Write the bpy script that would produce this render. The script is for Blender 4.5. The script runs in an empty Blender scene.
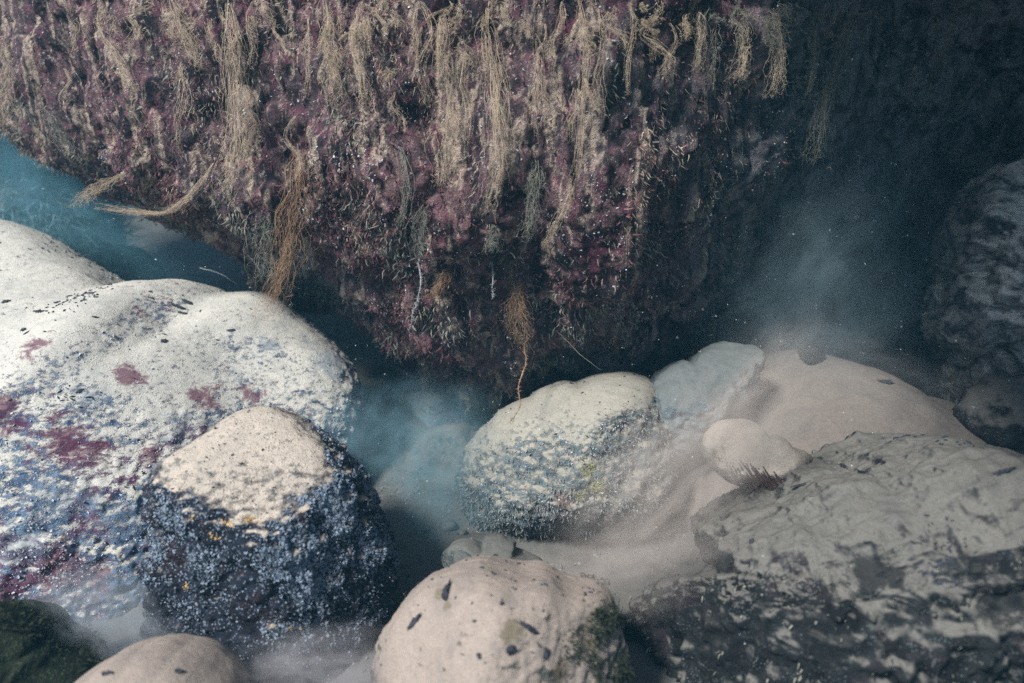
import bpy, math, random
import numpy as np
from mathutils import Vector

random.seed(7)
RNG = np.random.default_rng(7)
S = bpy.context.scene
COL = S.collection

# ------------------------------------------------------------------ camera
FPX = 796.0
PITCH = math.radians(20)
CAM = np.array([0.0, 0.0, 0.75])
FWD = np.array([0, math.cos(PITCH), -math.sin(PITCH)])
UP = np.array([0, math.sin(PITCH), math.cos(PITCH)])
RT = np.array([1.0, 0, 0])

cd = bpy.data.cameras.new('camera')
cam = bpy.data.objects.new('camera', cd)
COL.objects.link(cam)
S.camera = cam
cam.location = CAM
cam.rotation_euler = (math.radians(90) - PITCH, 0, 0)
cd.sensor_width = 36
cd.lens = 28.0
cd.clip_start = 0.02
cd.clip_end = 200
cd.dof.use_dof = True
cd.dof.focus_distance = 1.2
cd.dof.aperture_fstop = 2.8

# ------------------------------------------------------------------ light
SUN_EL, SUN_AZ = math.radians(50), math.radians(226)   # azimuth clockwise from +Y
w = bpy.data.worlds.new('World')
S.world = w
w.use_nodes = True
nt = w.node_tree
for n in list(nt.nodes):
    nt.nodes.remove(n)
sky = nt.nodes.new('ShaderNodeTexSky')
sky.sky_type = 'NISHITA'
sky.sun_disc = False
sky.sun_elevation = SUN_EL
sky.sun_rotation = SUN_AZ
bg = nt.nodes.new('ShaderNodeBackground')
bg.inputs['Strength'].default_value = 0.085
out = nt.nodes.new('ShaderNodeOutputWorld')
nt.links.new(sky.outputs[0], bg.inputs[0])
nt.links.new(bg.outputs[0], out.inputs[0])

sd = bpy.data.lights.new('sun', 'SUN')
sd.energy = 4.6
sd.angle = math.radians(11)
sd.color = (1.0, 0.97, 0.92)
sun = bpy.data.objects.new('sun', sd)
COL.objects.link(sun)
to_sun = Vector((math.sin(SUN_AZ) * math.cos(SUN_EL), math.cos(SUN_AZ) * math.cos(SUN_EL), math.sin(SUN_EL)))
sun.rotation_euler = to_sun.to_track_quat('Z', 'Y').to_euler()
sun.location = (-1, -2, 6)

S.view_settings.view_transform = 'Standard'
S.view_settings.look = 'None'
S.view_settings.gamma = 1
S.view_settings.exposure = 0.72
S.cycles.volume_step_rate = 2.0
S.cycles.volume_max_steps = 64
S.cycles.volume_bounces = 1
S.cycles.use_denoising = False
S.cycles.max_bounces = 7
S.cycles.diffuse_bounces = 3
S.cycles.transparent_max_bounces = 24


# ------------------------------------------------------------------ helpers
def P(px, py, d):
    px = np.asarray(px, float); py = np.asarray(py, float); d = np.asarray(d, float)
    return (CAM + d[..., None] * (FWD + ((px - 512) / FPX)[..., None] * RT
                                  - ((py - 341.5) / FPX)[..., None] * UP))


def proj(p):
    q = np.asarray(p) - CAM
    d = q @ FWD
    return 512 + FPX * (q @ RT) / d, 341.5 - FPX * (q @ UP) / d, d


def _hash(i, j, k, seed):
    h = (i * 374761393 + j * 668265263 + k * 2147483647 + seed * 1274126177) & 0xffffffff
    h = ((h ^ (h >> 13)) * 1274126177) & 0xffffffff
    h = ((h ^ (h >> 16)) * 2246822519) & 0xffffffff
    return ((h ^ (h >> 15)) & 0xffffff) / float(0xffffff)


def vnoise(p, seed=0):
    """smooth 3D value noise, -1..1"""
    f = np.floor(p)
    i = f.astype(np.int64)
    t = p - f
    t = t * t * t * (t * (t * 6 - 15) + 10)
    r = 0
    for dx in (0, 1):
        wx = t[:, 0] if dx else 1 - t[:, 0]
        for dy in (0, 1):
            wy = t[:, 1] if dy else 1 - t[:, 1]
            for dz in (0, 1):
                wz = t[:, 2] if dz else 1 - t[:, 2]
                r = r + wx * wy * wz * _hash(i[:, 0] + dx, i[:, 1] + dy, i[:, 2] + dz, seed)
    return r * 2 - 1


def fbm(p, scale, octv=4, seed=0, gain=0.5, ridge=False):
    a, s, tot, r = 1.0, scale, 0, 0
    for o in range(octv):
        n = vnoise(p * s + 17.3 * o, seed + o)
        if ridge:
            n = 1 - 2 * np.abs(n)
        r = r + a * n
        tot += a
        a *= gain
        s *= 2.03
    return r / tot


def cells(p, scale, seed=0):
    """distance to the nearest jittered cell point (0..~1)"""
    q = p * scale
    f = np.floor(q).astype(np.int64)
    best = np.full(len(p), 9.0)
    for dx in (-1, 0, 1):
        for dy in (-1, 0, 1):
            for dz in (-1, 0, 1):
                c = f + np.array([dx, dy, dz])
                j = np.stack([_hash(c[:, 0], c[:, 1], c[:, 2], seed + k) for k in (0, 7, 13)], 1)
                best = np.minimum(best, ((c + j - q) ** 2).sum(1))
    return np.sqrt(best)


def sstep(a, b, x):
    t = np.clip((x - a) / (b - a), 0, 1)
    return t * t * (3 - 2 * t)


def mesh_obj(name, V, F, mat, parent=None, origin=None, smooth=True):
    V = np.asarray(V, float)
    F = np.asarray(F, np.int64)
    if origin is None:
        origin = np.zeros(3)
    origin = np.asarray(origin, float)
    V = V - origin
    me = bpy.data.meshes.new(name)
    k = F.shape[1]
    me.vertices.add(len(V))
    me.vertices.foreach_set('co', V.ravel())
    me.loops.add(F.size)
    me.loops.foreach_set('vertex_index', F.ravel().astype(np.int32))
    me.polygons.add(len(F))
    me.polygons.foreach_set('loop_start', np.arange(0, F.size, k, dtype=np.int32))
    me.polygons.foreach_set('loop_total', np.full(len(F), k, np.int32))
    me.polygons.foreach_set('use_smooth', np.full(len(F), smooth, bool))
    me.update(calc_edges=True)
    me.validate()
    me.materials.append(mat)
    o = bpy.data.objects.new(name, me)
    COL.objects.link(o)
    o.location = origin
    if parent is not None:
        o.parent = parent
        o.location = Vector(origin) - Vector(parent.location)
    return o


def tag(o, label=None, cat=None, group=None, kind=None):
    if label: o['label'] = label
    if cat: o['category'] = cat
    if group: o['group'] = group
    if kind: o['kind'] = kind
    return o


_ico = {}
def icosphere(sub):
    if sub not in _ico:
        import bmesh
        bm = bmesh.new()
        bmesh.ops.create_icosphere(bm, subdivisions=sub, radius=1)
        me = bpy.data.meshes.new('tmp')
        bm.to_mesh(me); bm.free()
        v = np.empty(len(me.vertices) * 3); me.vertices.foreach_get('co', v)
        f = np.empty(len(me.loops), np.int32); me.loops.foreach_get('vertex_index', f)
        bpy.data.meshes.remove(me)
        v = v.reshape(-1, 3)
        v /= np.linalg.norm(v, axis=1)[:, None]
        _ico[sub] = (v, f.reshape(-1, 3))
    return _ico[sub]


def normals(V, F):
    a, b, c = V[F[:, 0]], V[F[:, 1]], V[F[:, 2]]
    n = np.cross(b - a, c - a)
    N = np.zeros_like(V)
    for k in range(F.shape[1]):
        np.add.at(N, F[:, k], n)
    return N / (np.linalg.norm(N, axis=1)[:, None] + 1e-12)


# ------------------------------------------------------------------ materials
def new_mat(name):
    m = bpy.data.materials.new(name)
    m.use_nodes = True
    t = m.node_tree
    for n in list(t.nodes):
        t.nodes.remove(n)
    return m, t


class G:
    """tiny node-graph helper"""
    def __init__(s, t): s.t = t
    def n(s, ty, **kw):
        x = s.t.nodes.new(ty)
        for k, v in kw.items(): setattr(x, k, v)
        return x
    def l(s, a, b): s.t.links.new(a, b)
    def val(s, sock, v):
        if isinstance(v, (int, float)): sock.default_value = v
        elif isinstance(v, (tuple, list)): sock.default_value = (*v, 1) if len(v) == 3 and sock.type == 'RGBA' else v
        else: s.l(v, sock)
    def math(s, op, a, b=0.0, c=None, clamp=False):
        x = s.n('ShaderNodeMath', operation=op, use_clamp=clamp)
        s.val(x.inputs[0], a); s.val(x.inputs[1], b)
        if c is not None: s.val(x.inputs[2], c)
        return x.outputs[0]
    def noise(s, co, scale, detail=4, rough=0.55, dist=0.0, off=None):
        x = s.n('ShaderNodeTexNoise')
        if off or isinstance(scale, tuple):
            mp = s.n('ShaderNodeMapping')
            s.l(co, mp.inputs[0])
            if off: mp.inputs['Location'].default_value = off
            if isinstance(scale, tuple):
                mp.inputs['Scale'].default_value = scale
                scale = 1.0
            co = mp.outputs[0]
        s.l(co, x.inputs['Vector'])
        x.inputs['Scale'].default_value = scale
        x.inputs['Detail'].default_value = detail
        x.inputs['Roughness'].default_value = rough
        x.inputs['Distortion'].default_value = dist
        return x.outputs['Fac']
    def vor(s, co, scale, feature='F1', out='Distance'):
        x = s.n('ShaderNodeTexVoronoi', feature=feature)
        s.l(co, x.inputs['Vector'])
        x.inputs['Scale'].default_value = scale
        return x.outputs[out]
    def ss(s, v, a, b):
        x = s.n('ShaderNodeMapRange', interpolation_type='SMOOTHSTEP')
        s.val(x.inputs['Value'], v)
        x.inputs['From Min'].default_value = a
        x.inputs['From Max'].default_value = b
        return x.outputs[0]
    def mix(s, f, a, b):
        x = s.n('ShaderNodeMix', data_type='RGBA')
        s.val(x.inputs[0], f); s.val(x.inputs[6], a); s.val(x.inputs[7], b)
        return x.outputs[2]
    def finish(s, col, rough=0.9, height=None, bstr=0.6, bdist=0.01, extra=None):
        b = s.n('ShaderNodeBsdfPrincipled')
        s.val(b.inputs['Base Color'], col)
        s.val(b.inputs['Roughness'], rough)
        b.inputs['Specular IOR Level'].default_value = 0.15
        if height is not None:
            bp = s.n('ShaderNodeBump')
            bp.inputs['Strength'].default_value = bstr
            bp.inputs['Distance'].default_value = bdist
            s.l(height, bp.inputs['Height'])
            s.l(bp.outputs[0], b.inputs['Normal'])
        o = s.n('ShaderNodeOutputMaterial')
        s.l(b.outputs[0], o.inputs['Surface'])
        return b


def rock_mat(name, silt, dark, mid, accent, up_gain=1.0, thr=0.55, patch=0.5, fine=0.35,
             speck=0.5, accent_amt=0.5, speck_col=(0.45, 0.55, 0.62), scale=1.0, bump=0.8,
             grain=260, soft=0.12, az=1.75):
    """bare encrusted rock under a coat of pale silt that lies where the surface faces up"""
    m, t = new_mat(name)
    g = G(t)
    co = g.n('ShaderNodeTexCoord').outputs['Object']
    geo = g.n('ShaderNodeNewGeometry')
    sep = g.n('ShaderNodeSeparateXYZ'); g.l(geo.outputs['Normal'], sep.inputs[0])
    nz = sep.outputs['Z']
    big = g.noise(co, 7 * scale, 5, 0.6, 0.4)
    med = g.noise(co, (24 * scale, 24 * scale, 24 * az * scale), 6, 0.68, 0.8)
    fin = g.noise(co, (95 * scale, 95 * scale, 108 * az * scale), 5, 0.72)
    vf = g.noise(co, 420 * scale, 3, 0.7)
    # silt cover
    a = g.math('MULTIPLY', nz, up_gain)
    a = g.math('ADD', a, g.math('MULTIPLY', g.math('SUBTRACT', big, 0.5), patch * 2.2))
    a = g.math('ADD', a, g.math('MULTIPLY', g.math('SUBTRACT', med, 0.5), patch * 2.0))
    a = g.math('ADD', a, g.math('MULTIPLY', g.math('SUBTRACT', fin, 0.5), fine * 2.4))
    cover = g.ss(a, thr - soft, thr + soft)
    # bare rock
    c = g.mix(g.ss(med, 0.35, 0.62), dark, mid)
    acc = g.ss(g.noise(co, 9 * scale, 5, 0.65, 0.8, off=(3.1, 7.7, 1.3)), 0.52, 0.6)
    c = g.mix(g.math('MULTIPLY', acc, accent_amt), c, accent)
    acc2 = g.ss(g.noise(co, 60 * scale, 3, 0.6, off=(1.1, 2.7, 9.3)), 0.56, 0.64)
    c = g.mix(g.math('MULTIPLY', acc2, accent_amt * 0.6), c, accent)
    # pale grit stuck to it
    vo = g.vor(co, grain * scale)
    gate = g.ss(g.noise(co, 45 * scale, 3, 0.7, off=(5, 1, 2)), 0.42, 0.6)
    sp = g.math('MULTIPLY', g.math('SUBTRACT', 1.0, g.ss(vo, 0.18, 0.42)), gate)
    sp = g.math('MULTIPLY', sp, speck)
    c = g.mix(sp, c, speck_col)
    # silt colour, faint tone changes
    sc = g.mix(g.ss(fin, 0.3, 0.7), tuple(x * 0.82 for x in silt), silt)
    sc = g.mix(g.math('MULTIPLY', g.ss(vf, 0.53, 0.64), 0.7), sc, tuple(x * 0.42 for x in silt))
    gr = g.noise(co, 900 * scale, 2, 0.8)
    sc = g.mix(g.math('MULTIPLY', g.ss(gr, 0.42, 0.58), 0.5), sc, tuple(min(1, x * 1.35) for x in silt))
    tint = g.ss(g.noise(co, 13 * scale, 5, 0.7, 1.0, off=(8, 3, 5)), 0.45, 0.7)
    sc = g.mix(g.math('MULTIPLY', tint, 0.38), sc, tuple(x * y for x, y in zip(silt, (0.5, 0.56, 0.62))))
    c = g.mix(cover, c, sc)
    h = g.math('MULTIPLY', med, 0.6)
    h = g.math('ADD', h, g.math('MULTIPLY', fin, 0.45))
    h = g.math('ADD', h, g.math('MULTIPLY', sp, 0.35))
    h = g.math('ADD', h, g.math('MULTIPLY', vf, 0.15))
    h = g.math('MULTIPLY', h, g.math('SUBTRACT', 1.0, g.math('MULTIPLY', cover, 0.72)))
    h = g.math('ADD', h, g.math('MULTIPLY', cover, 0.18))
    h = g.math('ADD', h, g.math('MULTIPLY', gr, 0.10))
    g.finish(c, 0.95, h, bump, 0.012)
    return m


def plain_mat(name, col, var=0.5, scale=60, rough=0.9, transl=0.0):
    m, t = new_mat(name)
    g = G(t)
    co = g.n('ShaderNodeTexCoord').outputs['Object']
    n = g.noise(co, scale, 4, 0.7)
    c = g.mix(g.ss(n, 0.3, 0.7), tuple(x * (1 - var) for x in col), col)
    b = g.finish(c, rough, n, 0.4, 0.003)
    if transl:
        o = [x for x in t.nodes if x.type == 'OUTPUT_MATERIAL'][0]
        tr = g.n('ShaderNodeBsdfTranslucent'); g.l(c, tr.inputs[0])
        mx = g.n('ShaderNodeMixShader'); mx.inputs[0].default_value = transl
        g.l(b.outputs[0], mx.inputs[1]); g.l(tr.outputs[0], mx.inputs[2])
        if transl > 0.22:
            tp = g.n('ShaderNodeBsdfTransparent'); m2 = g.n('ShaderNodeMixShader'); m2.inputs[0].default_value = 0.35
            g.l(mx.outputs[0], m2.inputs[1]); g.l(tp.outputs[0], m2.inputs[2]); g.l(m2.outputs[0], o.inputs['Surface'])
        else:
            g.l(mx.outputs[0], o.inputs['Surface'])
    return m


CREAM = (0.47, 0.455, 0.41)
PINK = (0.30, 0.25, 0.215)
GREY = (0.36, 0.37, 0.36)
M = {}
M['left'] = rock_mat('silted_rock_purple', CREAM, (0.03, 0.05, 0.10), (0.16, 0.25, 0.37), (0.15, 0.04, 0.09),
                     up_gain=1.15, thr=0.66, patch=0.42, fine=1.0, speck=0.75, accent_amt=0.8, speck_col=(0.5, 0.56, 0.58), soft=0.22)
M['dark'] = rock_mat('dark_gritty_rock', (0.44, 0.385, 0.325), (0.008, 0.009, 0.013), (0.022, 0.028, 0.045), (0.05, 0.025, 0.03),
                     up_gain=1.6, thr=1.30, patch=0.08, fine=0.45, soft=0.2, speck=0.9, accent_amt=0.4,
                     speck_col=(0.38, 0.48, 0.62), grain=230, bump=1.0)
M['centre'] = rock_mat('blue_grey_silted_rock', (0.29, 0.275, 0.235), (0.04, 0.06, 0.075), (0.15, 0.2, 0.22), (0.2, 0.14, 0.12),
                       up_gain=0.9, thr=0.36, patch=0.5, fine=0.9, speck=0.6, accent_amt=0.3, speck_col=(0.42, 0.5, 0.5), soft=0.3)
M['bottom'] = rock_mat('pink_silted_rock', PINK, (0.03, 0.035, 0.03), (0.12, 0.13, 0.11), (0.14, 0.10, 0.06),
                       up_gain=1.2, thr=0.40, patch=0.30, fine=0.4, speck=0.4, accent_amt=0.4)
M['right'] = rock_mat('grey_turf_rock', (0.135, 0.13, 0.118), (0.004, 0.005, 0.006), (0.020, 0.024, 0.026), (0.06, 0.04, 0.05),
                      az=0.6, up_gain=2.3, thr=1.45, patch=0.34, fine=0.5, speck=0.3, accent_amt=0.3, speck_col=(0.3, 0.34, 0.36), soft=0.5)  # bare tones near black, shade of the lower side put into the colour
M['slope'] = rock_mat('smooth_pink_silt', (0.165, 0.145, 0.13), (0.10, 0.11, 0.12), (0.2, 0.2, 0.2), (0.2, 0.18, 0.16),
                      up_gain=1.0, thr=0.32, patch=0.45, fine=0.4, speck=0.3, accent_amt=0.2, soft=0.4, bump=0.7)
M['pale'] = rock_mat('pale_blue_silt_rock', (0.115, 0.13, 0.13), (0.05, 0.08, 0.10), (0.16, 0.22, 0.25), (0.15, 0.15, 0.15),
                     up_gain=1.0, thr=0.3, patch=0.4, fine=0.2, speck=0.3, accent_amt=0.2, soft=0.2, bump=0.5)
M['green'] = rock_mat('green_dark_rock', (0.4, 0.42, 0.36), (0.010, 0.015, 0.010), (0.035, 0.045, 0.03), (0.03, 0.04, 0.02),
                      up_gain=1.0, thr=1.05, patch=0.3, fine=0.4, speck=0.5, accent_amt=0.4, speck_col=(0.15, 0.25, 0.14))
M['side'] = rock_mat('dim_furrowed_rock', (0.62, 0.58, 0.52), (0.03, 0.04, 0.05), (0.30, 0.29, 0.27), (0.08, 0.07, 0.07),
                     up_gain=1.0, thr=0.6, patch=0.5, fine=0.3, speck=0.3, accent_amt=0.3, soft=0.3)
M['chip'] = rock_mat('cream_silted_stone', (0.38, 0.34, 0.29), (0.06, 0.055, 0.05), (0.2, 0.18, 0.16), (0.2, 0.12, 0.12),
                      up_gain=1.0, thr=0.1, patch=0.35, fine=0.4, speck=0.3, accent_amt=0.3, soft=0.3)
M['bed'] = rock_mat('seabed_silt', (0.12, 0.12, 0.112), (0.025, 0.035, 0.04), (0.11, 0.12, 0.115), (0.12, 0.13, 0.10),
                    up_gain=1.0, thr=0.5, patch=0.35, fine=0.3, speck=0.3, accent_amt=0.3, soft=0.3, bump=0.5)


def wall_mat():
    m, t = new_mat('purple_encrusted_rock')
    g = G(t)
    co = g.n('ShaderNodeTexCoord').outputs['Object']
    geo = g.n('ShaderNodeNewGeometry')
    sep = g.n('ShaderNodeSeparateXYZ'); g.l(geo.outputs['Normal'], sep.inputs[0])
    big = g.noise(co, 5, 5, 0.6, 0.5)
    med = g.noise(co, (24, 24, 15), 6, 0.68, 0.8)
    fin = g.noise(co, 95, 6, 0.72)
    vf = g.noise(co, 380, 3, 0.7)
    streak = g.noise(co, (30, 30, 3.5), 6, 0.7, 0.6)
    c = g.mix(g.ss(med, 0.43, 0.62), (0.012, 0.009, 0.014), (0.22, 0.13, 0.14))  # hollows coloured near black, painting extra shade into the relief
    c = g.mix(g.math('MULTIPLY', g.ss(big, 0.42, 0.62), 0.6), c, (0.075, 0.06, 0.075))
    c = g.mix(g.ss(fin, 0.55, 0.70), c, (0.60, 0.46, 0.44))
    c = g.mix(g.math('MULTIPLY', g.ss(g.noise(co, 40, 4, 0.6, off=(4, 4, 2)), 0.54, 0.62), 0.55), c, (0.20, 0.07, 0.11))
    # tan silt and turf caught in downward streaks
    tan = g.math('MULTIPLY', g.ss(streak, 0.50, 0.62), g.ss(fin, 0.34, 0.55))
    c = g.mix(g.math('MULTIPLY', tan, 0.8), c, (0.60, 0.49, 0.38))
    vo = g.vor(co, 210)
    sp = g.math('MULTIPLY', g.math('SUBTRACT', 1.0, g.ss(vo, 0.15, 0.35)), g.ss(med, 0.5, 0.62))
    c = g.mix(g.math('MULTIPLY', sp, 0.6), c, (0.5, 0.42, 0.46))
    # right side: barer, blue-grey rock with far less coralline crust
    sx = g.n('ShaderNodeSeparateXYZ'); g.l(co, sx.inputs[0])
    xx = g.math('ADD', sx.outputs['X'], g.math('MULTIPLY', g.math('SUBTRACT', big, 0.5), 0.8))
    grey = g.ss(xx, 0.1, 0.6)
    c2 = g.mix(g.ss(med, 0.38, 0.64), (0.022, 0.027, 0.036), (0.25, 0.26, 0.29))
    c2 = g.mix(g.math('MULTIPLY', g.ss(fin, 0.52, 0.68), 0.6), c2, (0.45, 0.45, 0.48))
    c = g.mix(grey, c, c2)
    h = g.math('ADD', g.math('MULTIPLY', med, 0.8), g.math('MULTIPLY', fin, 0.7))
    h = g.math('ADD', h, g.math('MULTIPLY', vf, 0.25))
    h = g.math('ADD', h, g.math('MULTIPLY', sp, 0.25))
    g.finish(c, 0.95, h, 1.0, 0.016)
    return m
M['wall'] = wall_mat()

M['tan'] = plain_mat('tan_algae', (0.80, 0.67, 0.52), 0.4, 90, transl=0.4)
M['rust'] = plain_mat('rust_algae', (0.62, 0.42, 0.27), 0.45, 90, transl=0.4)
M['white'] = plain_mat('pale_filament', (0.34, 0.35, 0.36), 0.35, 90, transl=0.2)
M['dim'] = plain_mat('grey_green_algae', (0.30, 0.30, 0.25), 0.4, 90, transl=0.2)
M['blue'] = plain_mat('blue_green_algae', (0.34, 0.52, 0.52), 0.5, 60, transl=0.25)
M['purple'] = plain_mat('purple_turf', (0.17, 0.08, 0.085), 0.6, 50, transl=0.15)
M['greyturf'] = plain_mat('grey_turf', (0.26, 0.28, 0.28), 0.5, 50, transl=0.15)
M['darkturf'] = plain_mat('dark_green_turf', (0.035, 0.045, 0.028), 0.5, 50, transl=0.1)
M['debris'] = plain_mat('dark_debris', (0.05, 0.055, 0.07), 0.5, 200)
M['black'] = plain_mat('black_pebble', (0.008, 0.009, 0.011), 0.3, 200)
M['fringe'] = plain_mat('maroon_weed', (0.07, 0.035, 0.04), 0.5, 200)
M['grit'] = plain_mat('pale_grit', (0.50, 0.54, 0.58), 0.5, 80)
M['gritdark'] = plain_mat('blue_grit', (0.26, 0.32, 0.40), 0.6, 60)
M['yellow'] = plain_mat('yellow_sponge', (0.26, 0.25, 0.11), 0.4, 200)
M['ochre'] = plain_mat('ochre_crust', (0.62, 0.40, 0.16), 0.4, 200)
M['maroon'] = plain_mat('maroon_crust', (0.13, 0.02, 0.05), 0.5, 120)
M['shell'] = plain_mat('white_shell', (0.62, 0.62, 0.60), 0.3, 200)
M['snow'] = plain_mat('suspended_silt', (0.6, 0.62, 0.62), 0.3, 10)


# ------------------------------------------------------------------ boulders
SURF = {}


def boulder(name, outline, depth, T, mat, label, cat='boulder', shear=0.0, sub=6, lump=0.05,
            rough=0.012, seed=1, power=0.85, ridges=None, group=None, centre=None, facets=7, cuts=(), crust=None, relax=0, rim=2, fits=4):
    """a closed stone: the outline (photo pixels, at its own depth) is its widest
    section, T its half thickness, shear leans its top away"""
    D, F = icosphere(sub)
    o = np.array(outline, float)
    c = np.array(centre if centre else o.mean(0))
    ang = np.arctan2(-(o[:, 1] - c[1]), o[:, 0] - c[0])
    rad = np.hypot(o[:, 0] - c[0], o[:, 1] - c[1])
    i = np.argsort(ang)
    ang, rad = ang[i], rad[i]
    th = np.linspace(-math.pi, math.pi, 361)
    rr = np.interp(th, np.r_[ang - 2 * math.pi, ang, ang + 2 * math.pi], np.r_[rad, rad, rad])
    k = np.hanning(9); k /= k.sum()
    rr = np.convolve(np.r_[rr[-40:-1], rr, rr[1:40]], k, 'same')[39:39 + 361]
    C = P(c[0], c[1], depth)
    size = rad.mean() * depth / FPX
    fr_ = np.random.default_rng(seed)
    planes = [(np.array(n_, float), f_) for n_, f_ in cuts]
    while len(planes) < facets + len(cuts):
        n_ = fr_.normal(0, 1, 3); n_ /= np.linalg.norm(n_)
        if -n_ @ FWD > 0.3 and n_[2] > -0.3:
            planes.append((n_, fr_.uniform(0.74, 0.9)))

    def base(D, fit):
        u, wv, v = D[:, 0], D[:, 1], D[:, 2]         # x right, y towards the back, z up
        s = np.sqrt(u * u + v * v)
        a_ = np.arctan2(v, u)
        q_ = rr * fit
        sm = np.interp(a_, th, np.convolve(np.r_[q_[:-1], q_[:-1], q_[:-1], q_[:1]], kk, 'same')[360:721])
        R = (sm + (np.interp(a_, th, rr * fit) - sm) * np.clip(s, 0, 1) ** rim) * depth / FPX
        s2 = s ** power
        un, vn = u / (s + 1e-9), v / (s + 1e-9)
        x = un * R * s2
        z = vn * R * s2
        y = np.sign(wv) * np.abs(wv) ** power * T + shear * z
        V = C + x[:, None] * RT + z[:, None] * UP + y[:, None] * FWD
        for n_, f_ in planes:
            n_ = n_ / np.linalg.norm(n_)
            h = (V - C) @ n_
            lim = h.max() * f_
            soft = 0.05 * size
            ex = soft * np.log1p(np.exp(np.clip((h - lim) / soft, -30, 30)))
            V = V - n_ * (ex * 0.92)[:, None]
        return V, s
    kk = np.hanning(121 if rim == 2 else 241); kk /= kk.sum()
    # the stone's widest section is fitted to its measured size
    fit = np.ones_like(th)
    Dc, _ = icosphere(6 if sub > 5 else 5)
    for _ in range(fits):
        Vc, _s = base(Dc, fit)
        px, py, dz = proj(Vc)
        an = np.arctan2(-(py - c[1]), px - c[0]); ra = np.hypot(px - c[0], py - c[1])
        bins = np.linspace(-math.pi, math.pi, 61)
        bi = np.clip(np.digitize(an, bins) - 1, 0, 59)
        mx = np.zeros(60); np.maximum.at(mx, bi, ra)
        bc = (bins[1:] + bins[:-1]) / 2
        mx = np.interp(th, np.r_[bc - 2 * math.pi, bc, bc + 2 * math.pi], np.r_[mx, mx, mx])
        ratio = rr / np.maximum(mx, 1)
        ratio = np.convolve(np.r_[ratio[-32:-1], ratio, ratio[1:32]], K31, 'same')[31:31 + 361]
        fit = fit * np.clip(ratio, 0.7, 1.35)
    V, s = base(D, fit)
    if relax:
        # even out hard folds in the large form (coarse cage, spread smoothly)
        from mathutils.kdtree import KDTree
        Dk, Fk = icosphere(4)
        Vk, _s = base(Dk, fit)
        W_ = Vk.copy()
        e = np.concatenate([Fk[:, [0, 1]], Fk[:, [1, 2]], Fk[:, [2, 0]]])
        deg = np.bincount(e[:, 0], minlength=len(Vk))[:, None]
        for _ in range(relax):
            acc = np.stack([np.bincount(e[:, 0], W_[e[:, 1], j], len(Vk)) for j in range(3)], 1)
            W_ = W_ + 0.5 * (acc / deg - W_)
        dl = W_ - Vk
        # keep the width of the stone: no change near the widest section
        uk = np.sqrt(Dk[:, 0] ** 2 + Dk[:, 2] ** 2)
        dl *= (1 - sstep(0.93, 1.0, uk) * 0.6)[:, None]
        kd = KDTree(len(Dk))
        for i_, q_ in enumerate(Dk): kd.insert(q_, i_)
        kd.balance()
        D6, F6 = icosphere(5)
        f6 = np.zeros_like(D6)
        for i_, q_ in enumerate(D6):
            nb = kd.find_n(q_, 14)
            w6 = np.array([math.exp(-(x[2] / 0.12) ** 2) for x in nb])
            f6[i_] = (w6[:, None] * dl[[x[1] for x in nb]]).sum(0) / w6.sum()
        k2 = KDTree(len(D6))
        for i_, q_ in enumerate(D6): k2.insert(q_, i_)
        k2.balance()
        f7 = np.zeros_like(D)
        Dm, _F = (D, F) if sub < 8 else icosphere(7)
        f7 = np.zeros_like(Dm)
        for i_, q_ in enumerate(Dm):
            nb = k2.find_n(q_, 10)
            w6 = np.array([math.exp(-(x[2] / 0.06) ** 2) + 1e-9 for x in nb])
            f7[i_] = (w6[:, None] * f6[[x[1] for x in nb]]).sum(0) / w6.sum()
        if sub > 7:
            k3 = KDTree(len(Dm))
            for i_, q_ in enumerate(Dm): k3.insert(q_, i_)
            k3.balance()
            f8 = np.zeros_like(D)
            for i_, q_ in enumerate(D):
                nb = k3.find_n(q_, 3)
                w6 = np.array([math.exp(-(x[2] / 0.015) ** 2) + 1e-9 for x in nb])
                f8[i_] = (w6[:, None] * f7[[x[1] for x in nb]]).sum(0) / w6.sum()
            f7 = f8
        V = V + f7
        for _ in range(3):
            px, py, dz = proj(V)
            an = np.arctan2(-(py - c[1]), px - c[0]); ra = np.hypot(px - c[0], py - c[1])
            mx = np.zeros(60); np.maximum.at(mx, np.clip(np.digitize(an, bins) - 1, 0, 59), ra)
            mx = np.interp(th, np.r_[bc - 2 * math.pi, bc, bc + 2 * math.pi], np.r_[mx, mx, mx])
            ratio = np.convolve(np.r_[(rr / mx)[-32:-1], rr / mx, (rr / mx)[1:32]], K31, 'same')[31:31 + 361]
            q_ = V - C
            x_, z_, y_ = q_ @ RT, q_ @ UP, q_ @ FWD
            k_ = np.interp(np.arctan2(z_, x_), th, np.clip(ratio, 0.8, 1.3))
            V = C + (x_ * k_)[:, None] * RT + (z_ * k_)[:, None] * UP + y_[:, None] * FWD
    N = normals(V, F)
    V = V + N * (fbm(V, 0.55 / size, 3, seed) * lump * (0.35 + 0.65 * (1 - s ** 6)))[:, None]
    # steps and dents
    V = V + N * (fbm(V, 2.2 / size, 4, seed + 20, ridge=True) * lump * 0.30)[:, None]
    nz = np.clip(N[:, 2], 0, 1)
    V = V + N * (fbm(V, 52, 4, seed + 40, 0.6) * rough * (1 - 0.95 * sstep(0.35, 0.85, nz)))[:, None]
    if crust:
        V = V + N * ((0.55 - cells(V, crust[0], seed)) * crust[1] * (1 - crust[2] * sstep(0.55, 0.85, nz)))[:, None]
    if ridges:
        V = V + N * (ridges(V) * (1 - 0.6 * nz))[:, None]
    org = np.array([C[0], C[1] + shear * 0, max(V[:, 2].min(), -0.02)])
    ob = mesh_obj(name, V, F, mat, origin=org)
    tag(ob, label, cat, group)
    SURF[ob.name] = (V, F, normals(V, F))
    return ob


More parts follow.
